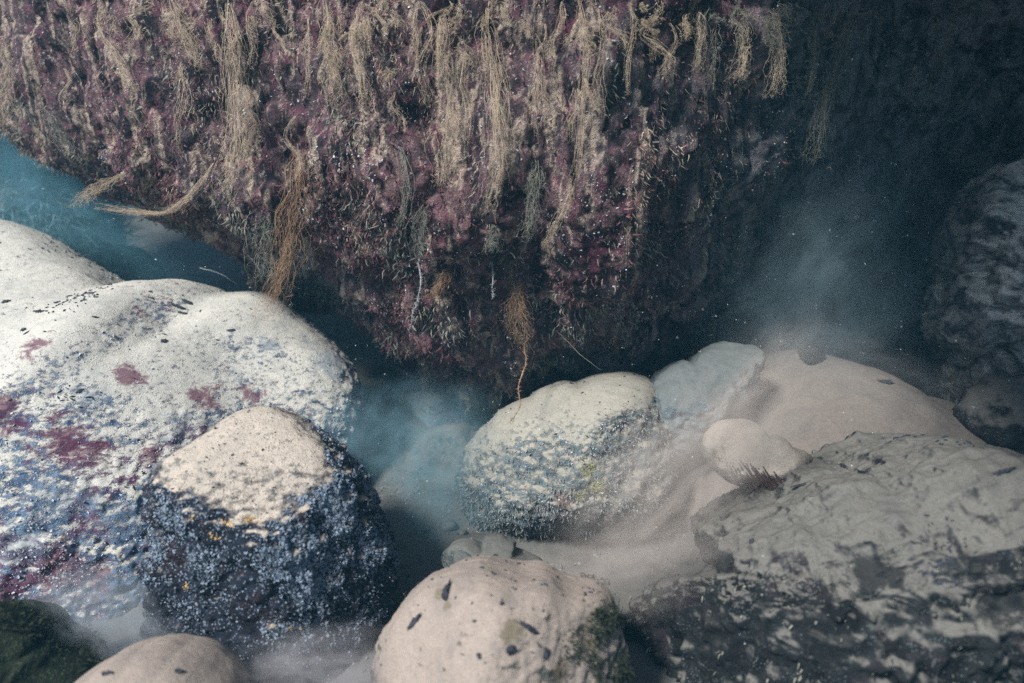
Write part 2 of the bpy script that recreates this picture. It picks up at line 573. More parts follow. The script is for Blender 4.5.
K31 = np.hanning(31); K31 /= K31.sum()
B = {}
B['left'] = boulder('boulder', [(-230, 440), (-210, 330), (-150, 245), (-80, 212), (-20, 208), (20, 218), (55, 229), (90, 252), (140, 276), (200, 289), (240, 280),
                                (268, 287), (320, 325), (352, 365), (366, 410), (362, 460), (340, 540), (290, 620), (200, 690), (60, 730), (-120, 670)],
                    1.42, 0.48, M['left'], 'huge cream silt-dusted boulder with maroon patches filling the left side',
                    shear=0.5, sub=8, lump=0.016, rough=0.011, seed=9, centre=(60, 475), relax=50, rim=5, crust=(48, 0.004, 0.8),
                    facets=0,
                    cuts=[((-0.1, -1, 0.35), 0.7), ((0.45, -0.8, 0.4), 0.8)])
B['dark'] = boulder('boulder', [(148, 484), (160, 466), (200, 438), (238, 413), (262, 408), (298, 414), (335, 436), (362, 470), (380, 510), (396, 565),
                                (392, 610), (365, 655), (320, 700), (250, 715), (190, 700), (145, 645), (148, 590), (152, 535)],
                    1.06, 0.19, M['dark'], 'dark gritty boulder with a pale sand cap in front of the huge cream boulder',
                    shear=0.05, sub=7, lump=0.014, rough=0.014, seed=12, centre=(265, 560), crust=(75, 0.006, 0.8), facets=2,
                    cuts=[((-0.1, -0.9, -0.4), 0.6), ((-0.35, -1, 0.1), 0.52), ((0.75, -0.8, 0.15), 0.62), ((0.0, -0.18, 1), 0.82)])
B['centre'] = boulder('boulder', [(457, 485), (464, 450), (490, 420), (530, 397), (578, 381), (629, 370), (650, 379), (666, 410), (672, 455),
                                  (664, 500), (625, 532), (570, 550), (510, 548), (472, 525)],
                      1.36, 0.21, M['centre'], 'rounded blue-grey boulder with a yellow spot standing alone in the middle',
                      shear=0.15, sub=7, lump=0.010, rough=0.010, seed=21, crust=(70, 0.004, 0.8), facets=3, cuts=[((0, -0.8, -0.6), 0.6), ((-0.3, -1, 0.3), 0.75), ((-0.38, -0.3, 1), 0.85)])
B['bottom'] = boulder('boulder', [(372, 660), (395, 612), (430, 576), (470, 559), (520, 561), (570, 572), (608, 590), (622, 630),
                                  (630, 690), (600, 760), (500, 790), (400, 760)],
                      0.90, 0.15, M['bottom'], 'pinkish sand-covered boulder at the bottom middle with dark scraps on top',
                      shear=0.1, sub=7, lump=0.010, rough=0.004, seed=33, crust=(90, 0.002, 0.5), centre=(500, 670))
B['cornerstone'] = boulder('boulder', [(66, 694), (103, 665), (142, 650), (180, 650), (218, 667), (244, 694), (240, 740), (150, 770), (80, 740)],
                           0.84, 0.09, M['bottom'], 'small rounded pink stone with three dark dots cut by the bottom edge',
                           sub=6, lump=0.004, rough=0.002, seed=41, facets=0, fits=0)


def ridge_right(V):
    q = V * np.array([1, 1, 0.25])
    return fbm(q, 22, 4, 77, ridge=True) * 0.016


B['right'] = boulder('boulder', [(642, 600), (668, 560), (715, 515), (760, 490), (815, 465), (870, 456), (940, 450), (1010, 460), (1100, 480),
                                 (1190, 560), (1200, 700), (1100, 800), (900, 830), (720, 790), (655, 690)],
                     0.98, 0.30, M['right'], 'large grey boulder with ragged dark lower side filling the bottom right corner',
                     shear=0.28, sub=8, lump=0.045, rough=0.016, seed=51, crust=(40, 0.006, 0.8), facets=5, cuts=[((0.05, -0.75, -0.66), -0.05), ((-0.1, -0.4, 1), 0.85)], ridges=ridge_right, centre=(900, 610))
B['slope'] = boulder('boulder', [(670, 500), (690, 425), (728, 378), (765, 352), (810, 346), (868, 364), (930, 398), (1024, 452), (1120, 500), (1230, 570),
                                 (1200, 680), (900, 720), (720, 620)],
                     1.38, 0.26, M['slope'], 'smooth pinkish silt-covered boulder sloping down to the right edge',
                     shear=0.3, sub=7, lump=0.016, rough=0.010, seed=61, centre=(900, 540), facets=3, crust=(30, 0.005, 0.4))
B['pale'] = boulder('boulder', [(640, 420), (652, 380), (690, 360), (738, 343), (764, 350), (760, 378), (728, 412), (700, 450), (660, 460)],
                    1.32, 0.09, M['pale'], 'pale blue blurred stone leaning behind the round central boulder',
                    sub=6, lump=0.006, rough=0.012, seed=74, facets=8, crust=(45, 0.006, 0.4), shear=0.2)
B['fringe'] = boulder('boulder', [(704, 438), (718, 422), (738, 420), (765, 434), (792, 446), (815, 458), (800, 476), (755, 484), (722, 476), (706, 460)],
                      1.13, 0.05, M['chip'], 'small cream stone with a dark fringe beneath, between pale stone and grey boulder',
                      sub=5, lump=0.006, rough=0.004, seed=83, facets=7)


def ridge_side(V):
    q = (V @ np.array([[0.8, 0, 0.5], [0, 1, 0], [-0.2, 0, 0.2]]))
    return fbm(q, 20, 4, 91, ridge=True) * 0.02


B['side'] = boulder('boulder', [(932, 270), (950, 210), (985, 172), (1030, 150), (1090, 140), (1150, 200), (1150, 400), (1100, 500), (1010, 480), (945, 380)],
                    1.45, 0.22, M['side'], 'dim furrowed boulder standing upright at the right edge',
                    sub=6, lump=0.04, rough=0.016, seed=91, crust=(30, 0.012, 0.3), ridges=ridge_side)
B['rim'] = boulder('boulder', [(950, 410), (975, 385), (1015, 375), (1060, 390), (1080, 440), (1040, 470), (985, 450)],
                   1.30, 0.08, M['right'], 'low dark lumpy stone at the right edge below the furrowed boulder',
                   sub=5, lump=0.02, rough=0.010, seed=95)
B['green'] = boulder('boulder', [(-60, 640), (-30, 612), (20, 604), (60, 618), (95, 650), (110, 700), (60, 740), (-40, 740)],
                     0.92, 0.10, M['green'], 'dark green mossy stone in the bottom left corner',
                     sub=6, lump=0.012, rough=0.008, seed=101)
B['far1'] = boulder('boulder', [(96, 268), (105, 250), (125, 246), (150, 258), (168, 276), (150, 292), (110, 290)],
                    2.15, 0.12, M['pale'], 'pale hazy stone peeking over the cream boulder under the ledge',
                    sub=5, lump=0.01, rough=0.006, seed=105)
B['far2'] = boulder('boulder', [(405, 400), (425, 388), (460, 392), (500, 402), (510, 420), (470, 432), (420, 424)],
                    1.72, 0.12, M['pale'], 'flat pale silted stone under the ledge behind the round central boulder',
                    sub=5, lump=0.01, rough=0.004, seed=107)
B['low'] = boulder('boulder', [(440, 560), (452, 543), (480, 540), (520, 548), (545, 562), (520, 585), (460, 582)],
                   1.14, 0.06, M['bed'], 'low dim stone half buried between the central and bottom boulders',
                   sub=5, lump=0.008, rough=0.005, seed=109)
B['weedy'] = boulder('boulder', [(405, 470), (420, 440), (445, 425), (480, 430), (490, 460), (470, 500), (430, 505)],
                     1.50, 0.08, M['bed'], 'dim weedy stone left of the round central boulder in the silt',
                     sub=5, lump=0.012, rough=0.008, seed=111)
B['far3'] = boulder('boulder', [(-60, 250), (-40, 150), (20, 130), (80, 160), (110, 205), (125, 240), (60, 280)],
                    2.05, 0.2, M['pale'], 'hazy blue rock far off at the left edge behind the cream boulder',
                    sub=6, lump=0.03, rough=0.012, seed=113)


# ------------------------------------------------------------------ the overhanging rock
def wall():
    st = [(-500, -40, 1.75), (-250, 30, 1.8), (0, 80, 1.85), (90, 150, 1.84), (200, 228, 1.80), (300, 282, 1.78), (350, 296, 1.80), (400, 350, 1.78),
          (450, 382, 1.74), (560, 394, 1.72), (650, 380, 1.76), (760, 352, 1.88), (900, 352, 2.0), (1100, 345, 1.95), (1400, 320, 1.7), (1900, 300, 1.6)]
    prof = []
    for px, py, d in st:
        e = P(px, py, d)
        r = float(sstep(570, 870, px))
        X, Y, Z = e
        u = float(1 - 0.45 * sstep(300, 60, px))
        top = max(0.62, Z + 0.12)
        hh = lambda f: Z + f * (top - Z)
        a = [(Y + 1.6, 1.9), (Y + 1.6, 0.9), (Y + 1.2, Z + 0.35), (Y + 0.6, Z + 0.16), (Y + 0.22, Z + 0.08), (Y + 0.06, Z + 0.01),
             (Y - 0.06 * u, hh(0.05)), (Y - 0.18 * u, hh(0.2)), (Y - 0.31 * u, hh(0.42)), (Y - 0.41 * u, hh(0.64)), (Y - 0.46 * u, hh(0.9)), (Y - 0.40 * u, top + 0.22),
             (Y - 0.28, max(1.08, top + 0.4)), (Y - 0.1, 1.35), (Y + 0.3, 1.6), (Y + 0.9, 1.9)]
        b = [(Y + 1.6, 1.9), (Y + 1.6, 0.9), (Y + 1.2, Z + 0.35), (Y + 0.6, Z + 0.16), (Y + 0.3, Z + 0.06), (Y + 0.12, Z + 0.0),
             (Y + 0.03, Z + 0.03), (Y - 0.04, Z + 0.12), (Y - 0.08, Z + 0.26), (Y - 0.12, 0.5), (Y - 0.22, 0.70), (Y - 0.5, 0.90),
             (0.62, 0.98), (-0.1, 1.12), (0.2, 1.7), (Y + 0.9, 2.1)]
        ab = [((1 - r) * q[0] + r * w_[0], (1 - r) * q[1] + r * w_[1]) for q, w_ in zip(a, b)]
        sh = [0] * 11 + [-0.15, -0.45, -0.75, -0.5, 0]  # unseen roof pulled out over the camera, shaped to shade the right side
        prof.append([(X + r * dx, y, z) for (y, z), dx in zip(ab, sh)])
    K = np.array(prof)                       # stations x profile x 3
    nu, nv = 700, 470

    def cr(A, t):                            # Catmull-Rom along axis 0
        n = len(A)
        i = np.clip(np.floor(t).astype(int), 0, n - 2)
        f = (t - i)[:, None, None]
        p0, p1, p2, p3 = A[np.clip(i - 1, 0, n - 1)], A[i], A[i + 1], A[np.clip(i + 2, 0, n - 1)]
        return 0.5 * (2 * p1 + (p2 - p0) * f + (2 * p0 - 5 * p1 + 4 * p2 - p3) * f ** 2 + (3 * p1 - p0 - 3 * p2 + p3) * f ** 3)
    ns = len(st)
    # denser columns where the photograph looks
    tu = np.interp(np.linspace(0, 1, nu), [0, .05, .93, 1], [0, 1.3, ns - 3.2, ns - 1])
    A = cr(K, tu)
    tv = np.interp(np.linspace(0, 1, nv), [0, .03, .12, .9, 1], [0, 2.5, 4.2, 12.4, 15])
    A = np.swapaxes(cr(np.swapaxes(A, 0, 1), tv), 0, 1)
    V = A.reshape(-1, 3)
    ii, jj = np.meshgrid(np.arange(nu - 1), np.arange(nv - 1), indexing='ij')
    b0 = (ii * nv + jj).ravel()
    F = np.stack([b0, b0 + nv, b0 + nv + 1, b0 + 1], 1)
    N = normals(V, F)
    vis = 1.0
    q = V * np.array([1, 1, 0.8])
    V = V + N * (fbm(q, 2.4, 3, 201) * 0.075)[:, None]
    V = V + N * (fbm(q, 8, 4, 205, 0.55) * 0.055)[:, None]
    c = cells(q + 0.02 * np.stack([vnoise(q * 20, 1), vnoise(q * 20, 2), vnoise(q * 20, 3)], 1), 13, 211)
    V = V + N * ((0.5 - c) * 0.034)[:, None]
    N = normals(V, F)
    # furrows running down the face
    s = V * np.array([1, 1, 0.16]); s[:, 0] += 0.10 * V[:, 2]
    V = V + N * (fbm(s, 19, 4, 215, 0.6, ridge=True) * 0.016 * sstep(0.3, 0.75, V[:, 2]))[:, None]
    V = V + N * (fbm(V, 60, 3, 221, 0.65) * 0.009)[:, None]
    N = normals(V, F)
    if (N.reshape(nu, nv, 3)[nu // 2, nv // 2] @ FWD) > 0:
        F = F[:, ::-1]; N = -N
    o = mesh_obj('overhanging_rock', V, F, M['wall'], origin=(0, 1.9, 0.05))
    tag(o, 'massive overhanging rock crusted purple and hung with tan algae across the top', 'rock')
    SURF['wall'] = (V, F, N)
    return o
wall_ob = wall()


# screen-space z-buffer of what has been built, to seat algae and scraps on the surfaces
def zbuf(names, step=2):
    W, H = 1024 // step + 1, 683 // step + 1
    Z = np.full((H, W), np.inf); I = np.full((H, W), -1, int)
    pts = np.concatenate([SURF[n][0] for n in names]); nn = np.concatenate([SURF[n][2] for n in names])
    px, py, d = proj(pts)
    ok = (d > 0.2) & (px >= 0) & (px < 1024) & (py >= 0) & (py < 683) & ((nn * (pts - CAM)).sum(1) < 0)
    idx = np.nonzero(ok)[0]
    idx = idx[np.argsort(-d[idx])]
    a, b = (py[idx] / step).astype(int), (px[idx] / step).astype(int)
    Z[a, b] = d[idx]; I[a, b] = idx
    return Z, I, pts, nn, step


ZW = zbuf(['wall'], 2)
ALL = [b.name for b in B.values()]


def seat(zb, px, py, r=4):
    Z, I, pts, nn, step = zb
    a, b = int(py / step), int(px / step)
    a = min(max(a, 0), Z.shape[0] - 1); b = min(max(b, 0), Z.shape[1] - 1)
    for rr in range(0, 12):
        s = Z[max(a - rr, 0):a + rr + 1, max(b - rr, 0):b + rr + 1]
        if np.isfinite(s).any():
            k = np.unravel_index(np.argmin(s), s.shape)
            i = I[max(a - rr, 0) + k[0], max(b - rr, 0) + k[1]]
            return pts[i], nn[i], s[k]
    return None


# ------------------------------------------------------------------ algae plumes
def ribbons(paths, radii):
    """each path (n,3) becomes a thin 3-sided tapered tube"""
    VV, FF, base = [], [], 0
    for p, r in zip(paths, radii):
        n = len(p)
        t = np.gradient(p, axis=0)
        t /= np.linalg.norm(t, axis=1)[:, None] + 1e-9
        a = np.cross(t, [0.31, 0.9, 0.2]); a /= np.linalg.norm(a, axis=1)[:, None] + 1e-9
        b = np.cross(t, a)
        rr = (r * np.linspace(1, 0.15, n))[:, None]
        ring = [p + rr * (a * math.cos(k) + b * math.sin(k)) for k in (0, 2.094, 4.189)]
        VV.append(np.stack(ring, 1).reshape(-1, 3))
        for i in range(n - 1):
            for k in range(3):
                k2 = (k + 1) % 3
                FF.append((base + i * 3 + k, base + i * 3 + k2, base + i * 3 + 3 + k2, base + i * 3 + 3 + k))
        base += n * 3
    return np.concatenate(VV), np.array(FF)


def spline(pts, n):
    pts = np.array(pts, float)
    t = np.linspace(0, len(pts) - 1, n)
    i = np.clip(np.floor(t).astype(int), 0, len(pts) - 2)
    f = (t - i)[:, None]
    g = lambda k: pts[np.clip(k, 0, len(pts) - 1)]
    p0, p1, p2, p3 = g(i - 1), g(i), g(i + 1), g(i + 2)
    return 0.5 * (2 * p1 + (p2 - p0) * f + (2 * p0 - 5 * p1 + 4 * p2 - p3) * f ** 2 + (3 * p1 - p0 - 3 * p2 + p3) * f ** 3)


def plume(pix, width, mat, label=None, group=None, off=0.015, count=None, tail=True, fuzz=1.0, name='hanging_algae', tie=True):
    """a soft tuft of fine filaments rooted on the rock and hanging free"""
    n = max(10, len(pix) * 5)
    pp = spline(np.array(pix, float), n)
    ds = []
    for k, (x, y) in enumerate(pp):
        q = seat(ZW, min(max(x, 3), 1020), max(y, 3))
        ds.append((q[2] if q and q[2] < 3 else 9) - off * min(1.0, k / 3) * 1.3)
    ds = np.minimum.accumulate(np.array(ds))
    if ds[0] > 3: ds[:] = 1.7
    d0 = ds[0]
    core = P(pp[:, 0], pp[:, 1], ds)
    ctrl = core
    L = np.linalg.norm(np.diff(core, axis=0), axis=1).sum()
    wd = width * d0 / FPX * 0.5
    count = int((count or 40) * 1.15)
    paths, radii = [], []
    tt = np.linspace(0, 1, n)
    e1, e2 = RNG.uniform(0, 6, 2)
    for k in range(count):
        a0 = RNG.uniform(0, 0.75) if k > 3 else 0
        a1 = min(1, a0 + RNG.uniform(0.2, 0.6)) if k > 3 else 1
        m = 9
        t = np.linspace(a0, a1, m)
        c = np.stack([np.interp(t, tt, core[:, j]) for j in range(3)], 1)
        ph = RNG.uniform(0, 2 * math.pi); q = RNG.uniform(0, 1)
        env = (np.sin(np.clip(t, 0, 1) ** 0.75 * math.pi * 0.86 + 0.35) * 0.9 + 0.08) * (1 + 0.45 * np.sin(t * 9 + e1) + 0.3 * np.sin(t * 23 + e2))
        c = c + (env * wd * q)[:, None] * (RT * math.cos(ph) + FWD * math.sin(ph) * 0.8)
        wig = np.cumsum(RNG.normal(0, wd * 0.26, (m, 3)), axis=0)
        c = c + wig * np.array([1, 0.7, 0.5])
        paths.append(c); radii.append(RNG.uniform(0.00016, 0.0004))
        # side twigs
        for _ in range(int(6 * fuzz)):
            i = RNG.integers(1, m - 1)
            dr = RNG.normal(0, 1, 3); dr[2] = dr[2] * 0.8 - 0.4
            dr /= np.linalg.norm(dr)
            ln = RNG.uniform(0.1, 0.5) * wd + 0.0025
            e = c[i] + dr * ln
            mid = (c[i] + e) / 2 + RNG.normal(0, ln * 0.15, 3)
            paths.append(np.array([c[i], mid, e])); radii.append(RNG.uniform(0.00016, 0.0004))
    V, F = ribbons(paths, radii)
    o = mesh_obj(name, V, F, mat, origin=ctrl[0])
    tag(o, label, 'algae', group)
    return o


def thread(pix, mat, label, r=0.0016, off=0.02, bits=True, name='algae_strand'):
    d0 = seat(ZW, pix[0][0], pix[0][1])[2]
    dd = np.minimum.accumulate([min(d0, (seat(ZW, x, y) or (0, 0, 9))[2]) - off * (k > 0) * (0.6 + 0.4 * k) for k, (x, y) in enumerate(pix)])
    ctrl = np.array([P(x, y, d) for (x, y), d in zip(pix, dd)])
    core = spline(ctrl, len(pix) * 6)
    core = core + np.cumsum(RNG.normal(0, 0.0006, core.shape), axis=0)
    paths, radii = [core], [r]
    if bits:
        for i in range(1, len(core) - 1):
            for _ in range(3):
                dr = RNG.normal(0, 1, 3); dr /= np.linalg.norm(dr)
                paths.append(np.array([core[i], core[i] + dr * 0.003, core[i] + dr * RNG.uniform(0.004, 0.008)]))
                radii.append(0.0006)
    V, F = ribbons(paths, radii)
    o = mesh_obj(name, V, F, mat, origin=ctrl[0])
    tag(o, label, 'algae')
    return o


T_, R_, W_, D_ = M['tan'], M['rust'], M['white'], M['dim']
PL = [
    ([(300, 150), (296, 190), (290, 235), (284, 268), (262, 322)], 22, R_, 'thick rust-brown algae plume trailing down onto the cream boulder', 90),
    ([(228, 0), (232, 45), (234, 100), (236, 150), (222, 197)], 17, T_, 'long tan algae plume ending in a thin bright tip above the left recess', 80),
    ([(247, 85), (250, 125), (246, 165)], 15, T_, 'short thick tan tuft right beside the long tan plume', 60),
    ([(214, 163), (196, 190), (172, 211), (135, 212), (98, 206)], 10, T_, 'tan algae wisp bent sideways to the left like a hook', 60),
    ([(128, 172), (104, 184), (88, 194), (76, 206)], 15, T_, 'pale tan tuft drifting left above the blue gap', 50),
    ([(172, 0), (182, 30), (192, 52), (202, 70)], 15, T_, 'slanting tan tuft at the top left of the purple rock', 60),
    ([(324, 0), (330, 45), (334, 72), (334, 108)], 15, T_, 'broad tan plume at the top between purple knobs, left of the middle', 70),
    ([(352, 30), (358, 70), (366, 115)], 12, T_, 'narrow grey-tan tuft just right of the broad tan plume', 40),
    ([(448, 55), (450, 105), (448, 150), (444, 186)], 11, T_, 'slim tan tuft left of the longest central plume', 45),
    ([(487, 8), (492, 60), (499, 120), (499, 165), (486, 212)], 15, T_, 'longest central tan algae plume reaching halfway down the rock', 90),
    ([(578, 0), (586, 50), (580, 105), (577, 160), (572, 182)], 8, T_, 'thin tan strand hanging right of the longest central plume', 30),
    ([(572, 180), (566, 205), (544, 246)], 9, T_, 'bright tan wisp with its tip bent left in the middle of the rock', 40),
    ([(536, 160), (533, 195), (528, 240)], 14, D_, 'dull fuzzy tuft just left of the bent tan wisp', 50),
    ([(516, 282), (518, 310), (525, 350)], 16, R_, 'brown fuzzy tuft hanging lowest under the ledge above the central boulder', 60),
    ([(448, 268), (440, 285), (430, 300)], 11, R_, 'small rusty tuft at the lower lip of the rock', 40),
    ([(400, 148), (406, 190), (398, 236)], 9, D_, 'grey wispy tuft left of centre on the lower rock face', 30),
    ([(697, 5), (700, 35), (697, 70)], 9, T_, 'small tan tuft at the top where the rock turns dark', 30),
    ([(744, 15), (745, 50), (738, 82)], 13, T_, 'dull tan forked tuft in the dim right part of the top edge', 45),
    ([(770, 10), (778, 50), (772, 98)], 14, T_, 'longer dull tan tuft beside the forked tuft, dim right part', 45),
    ([(815, 5), (816, 40), (810, 95)], 8, D_, 'faint grey strand in the dim right part of the rock', 30),
    ([(852, 0), (842, 50), (825, 100), (812, 165)], 20, D_, 'wide faint green-grey plume fading into the dark on the right', 80),
    ([(958, 0), (946, 40), (932, 85)], 8, D_, 'barely visible grey strand in the black upper right corner', 30),
    ([(4, 35), (8, 75), (4, 128)], 22, T_, 'blurred tan plume at the upper left edge of the photo', 70),
    ([(48, 110), (60, 135), (75, 158)], 14, D_, 'grey-green tuft on the lower left lip of the rock', 40),
    ([(268, 210), (262, 250), (270, 285)], 20, D_, 'thin grey veil of filaments beside the rust-brown plume', 40),
    ([(660, 60), (656, 30), (652, 62)], 6, T_, 'tiny curled tan tuft near the top right of centre', 20),
    ([(425, 205), (420, 235), (422, 262)], 13, D_, 'soft grey tuft above the white thread', 40),
    ([(494, 225), (492, 250)], 12, D_, 'soft grey tuft above the short pale thread', 30),
]
for pix, wd, mt, lb, cn in PL:
    plume(pix, wd, mt, lb, 'algae plumes hanging from the overhanging rock', count=cn)

thread([(418, 262), (422, 282), (419, 300), (413, 315), (411, 335)], W_, 'wavy white thread hanging from the lower lip of the rock')
thread([(492, 262), (493, 285), (495, 300)], W_, 'short pale thread hanging right of the wavy white thread', r=0.0013)
thread([(524, 345), (525, 365), (518, 390), (519, 410), (510, 428)], M['rust'], 'beaded brown strand dangling onto the top of the central boulder', r=0.0018, off=0.12)
thread([(556, 330), (575, 352), (600, 372)], M['dim'], 'hair-thin dark line slanting down beside the central boulder', r=0.0007, off=0.08, bits=False)
thread([(200, 268), (222, 276), (236, 284)], W_, 'tiny pale sprig in the blue recess behind the cream boulder', r=0.001, bits=False)

# the many small tufts along the top, each an individual
MARKS = [(4, 'at the left edge'), (60, 'above the left lip'), (130, 'before the slanting tuft'), (187, 'by the slanting tuft'),
         (233, 'by the long left plume'), (290, 'above the rust-brown plume'), (330, 'by the broad tan plume'), (360, 'by the narrow grey-tan tuft'),
         (405, 'above the grey wispy tuft'), (448, 'by the slim tan tuft'), (495, 'by the longest central plume'), (540, 'above the dull fuzzy tuft'),
         (582, 'by the thin strand'), (625, 'before the curled tuft'), (658, 'by the tiny curled tuft'), (698, 'where the rock turns dark'),
         (742, 'by the dim forked tuft'), (775, 'by the dim longer tuft'), (815, 'by the faint grey strand'), (860, 'by the wide faint plume')]


USED = set()


def tuft_label(x, y, L, dx, slant):
    size = 'tiny' if L < 20 else 'short' if L < 38 else 'medium' if L < 60 else 'long'
    lean = 'leaning left' if dx < -2.5 else 'leaning right' if dx + slant * L * 0.6 > 2.5 else 'hanging straight'
    col = 'dull grey' if x > 700 else 'tan'
    row = 'from the edge' if y < 12 else 'upper row' if y < 50 else 'low down'
    m = min(MARKS, key=lambda q: abs(q[0] - x))[1]
    lb = f'{size} {col} tuft {lean}, {row}, {m}'
    for word in ('fuzzy', 'wispy', 'frayed', 'curly'):
        if lb in USED:
            lb = f'{size} {col} {word} tuft {lean}, {row}, {m}'
    USED.add(lb)
    return lb


i = 0
while i < 100:
    x = RNG.uniform(10, 880)
    if RNG.uniform() < 0.35:
        x = RNG.choice([330, 440, 500, 560, 590, 660, 750, 240, 180]) + RNG.normal(0, 26)
    x = min(max(x, 5), 900)
    y = -2 + RNG.exponential(34) * (1 if x < 620 else 0.45)
    if y > 150 or y < 0: y = 2
    L = (12 + RNG.exponential(26)) * (1 if x < 640 else 0.7)
    L = min(L, 110)
    dx = RNG.normal(0, 5)
    slant = 0.35 if x < 160 else 0.0
    sw = RNG.normal(0, 0.10) * L
    plume([(x, y), (x + sw + slant * L * 0.3, y + L * 0.3), (x + dx - sw * 0.6 + slant * L * 0.6, y + L * 0.65), (x + dx * 1.5 + slant * L, y + L)], RNG.uniform(3, 13),
          D_ if x > 700 else T_,
          tuft_label(x, y, L, dx, slant), 'small algae tufts along the top of the rock',
          count=int(RNG.uniform(10, 22)), name='algae_tuft')
    i += 1


# ------------------------------------------------------------------ turf and grit that nobody could count
def sample(surf, n, weight):
    V, F, N = surf
    w_ = weight(V, N)
    w_ = np.clip(w_, 0, None); w_ /= w_.sum()
    idx = RNG.choice(len(V), n, p=w_)
    return V[idx], N[idx]


def turf(name, surf, n, weight, mat, label, length=(0.004, 0.012), wid=0.0012, down=0.7, cat='algae', parent=None):
    p, nr = sample(surf, n, weight)
    n = len(p)
    L = RNG.uniform(length[0], length[1], n)[:, None]
    dr = nr * RNG.uniform(0.3, 1.0, (n, 1)) + RNG.normal(0, 0.45, (n, 3)) + np.array([0, 0, -down])
    dr /= np.linalg.norm(dr, axis=1)[:, None]
    side = np.cross(dr, RNG.normal(0, 1, (n, 3))); side /= np.linalg.norm(side, axis=1)[:, None] + 1e-9
    wd = wid * RNG.uniform(0.5, 1.4, (n, 1))
    j = RNG.normal(0, 0.003, (n, 3))
    a = p + j - side * wd - nr * 0.001
    b = p + j + side * wd - nr * 0.001
    m1 = p + j + dr * L * 0.55 + side * wd * 0.9
    m0 = p + j + dr * L * 0.55 - side * wd * 0.9
    bend = RNG.normal(0, 0.25, (n, 3)) * L
    e = p + j + dr * L + bend
    V = np.stack([a, b, m1, m0, e], 1).reshape(-1, 3)
    k = np.arange(n)[:, None] * 5
    F = np.concatenate([k + [0, 1, 2], k + [0, 2, 3], k + [3, 2, 4]])
    o = mesh_obj(name, V, F, mat, parent=parent, origin=p.mean(0) if parent is None else np.array(parent.location), smooth=False)
    tag(o, label, cat if parent is None else None, kind='stuff')
    return o


def lumps(name, surf, n, weight, mat, label=None, size=(0.0012, 0.003), parent=None, flat=0.6):
    """grains lying on a surface: tiny irregular 8-sided bits"""
    p, nr = sample(surf, n, weight)
    r = RNG.uniform(0, 1, n) ** 2.5 * (size[1] - size[0]) + size[0]
    p = p + RNG.normal(0, 0.0025, (n, 3)) * (1 - np.abs(nr))
    base = np.array([(1, 0, 0), (-1, 0, 0), (0, 1, 0), (0, -1, 0), (0, 0, 1), (0, 0, -1)], float)
    fs = np.array([(0, 2, 4), (2, 1, 4), (1, 3, 4), (3, 0, 4), (2, 0, 5), (1, 2, 5), (3, 1, 5), (0, 3, 5)])
    Q = RNG.normal(0, 1, (n, 3, 3)); Q /= np.linalg.norm(Q, axis=2)[:, :, None]
    v = np.einsum('kc,ncd->nkd', base, Q * RNG.uniform(0.6, 1.3, (n, 3, 1)))
    V = p[:, None] + v * r[:, None, None]
    V = V.reshape(-1, 3)
    F = (np.arange(n)[:, None, None] * 6 + fs[None]).reshape(-1, 3)
    o = mesh_obj(name, V, F, mat, parent=parent, origin=p.mean(0) if parent is None else np.array(parent.location), smooth=False)
    tag(o, label, None, kind='stuff')
    return o


Wv = SURF['wall']


def in_view(V, m=40):
    px, py, d = proj(V)
    return ((px > -m) & (px < 1024 + m) & (py > -m) & (py < 683 + m)).astype(float)


def facing(V, N):
    return in_view(V) * ((N * (V - CAM)).sum(1) < 0.1)


patch = lambda V, s, sd, a, b: sstep(a, b, fbm(V, s, 3, sd))
turf('turf', Wv, 20000, lambda V, N: facing(V, N) * (0.1 + patch(V * [1, 1, .4], 14, 301, -0.1, 0.4)) * sstep(0.9, 0.0, V[:, 0]), M['purple'],
     None, (0.004, 0.012), 0.0011, parent=wall_ob)
turf('turf', Wv, 7000, lambda V, N: facing(V, N) * patch(V * [1, 1, .3], 16, 311, 0.0, 0.4) * sstep(0.35, 0.75, V[:, 2]) * sstep(1.0, 0.1, V[:, 0]),
     M['tan'], None, (0.004, 0.014), 0.0006, down=1.2, parent=wall_ob)
turf('turf', Wv, 9000, lambda V, N: facing(V, N) * patch(V, 9, 321, 0.0, 0.4), M['dim'], None, (0.005, 0.016), 0.001, parent=wall_ob)
lumps('crust_grains', Wv, 14000, lambda V, N: facing(V, N) * (0.05 + patch(V, 18, 331, 0.0, 0.4)) * sstep(0.9, 0.1, V[:, 0]), M['grit'], size=(0.0007, 0.0022), parent=wall_ob)

turf('turf', SURF[B['right'].name], 900, lambda V, N: facing(V, N) * sstep(0.6, 0.1, N[:, 2]) * (0.02 + patch(V * [1, 1, .3], 26, 341, 0.05, .4)),
     M['dim'], None, (0.002, 0.008), 0.0008, down=1.6, parent=B['right'])
turf('turf', SURF[B['green'].name], 2500, lambda V, N: facing(V, N) * patch(V, 25, 381, -0.1, 0.3), M['darkturf'], None, (0.002, 0.007), 0.001, parent=B['green'])
turf('turf', SURF[B['centre'].name], 5000, lambda V, N: facing(V, N) * sstep(0.7, 0.0, N[:, 2]), M['greyturf'], None, (0.003, 0.008), 0.0008, parent=B['centre'])
turf('turf', SURF[B['bottom'].name], 2200, lambda V, N: facing(V, N) * sstep(0.4, 0.9, (proj(V)[0] - 560) / 100 + 0.5) * patch(V, 30, 391, 0.0, 0.3), M['darkturf'], None, (0.002, 0.006), 0.0009, parent=B['bottom'])
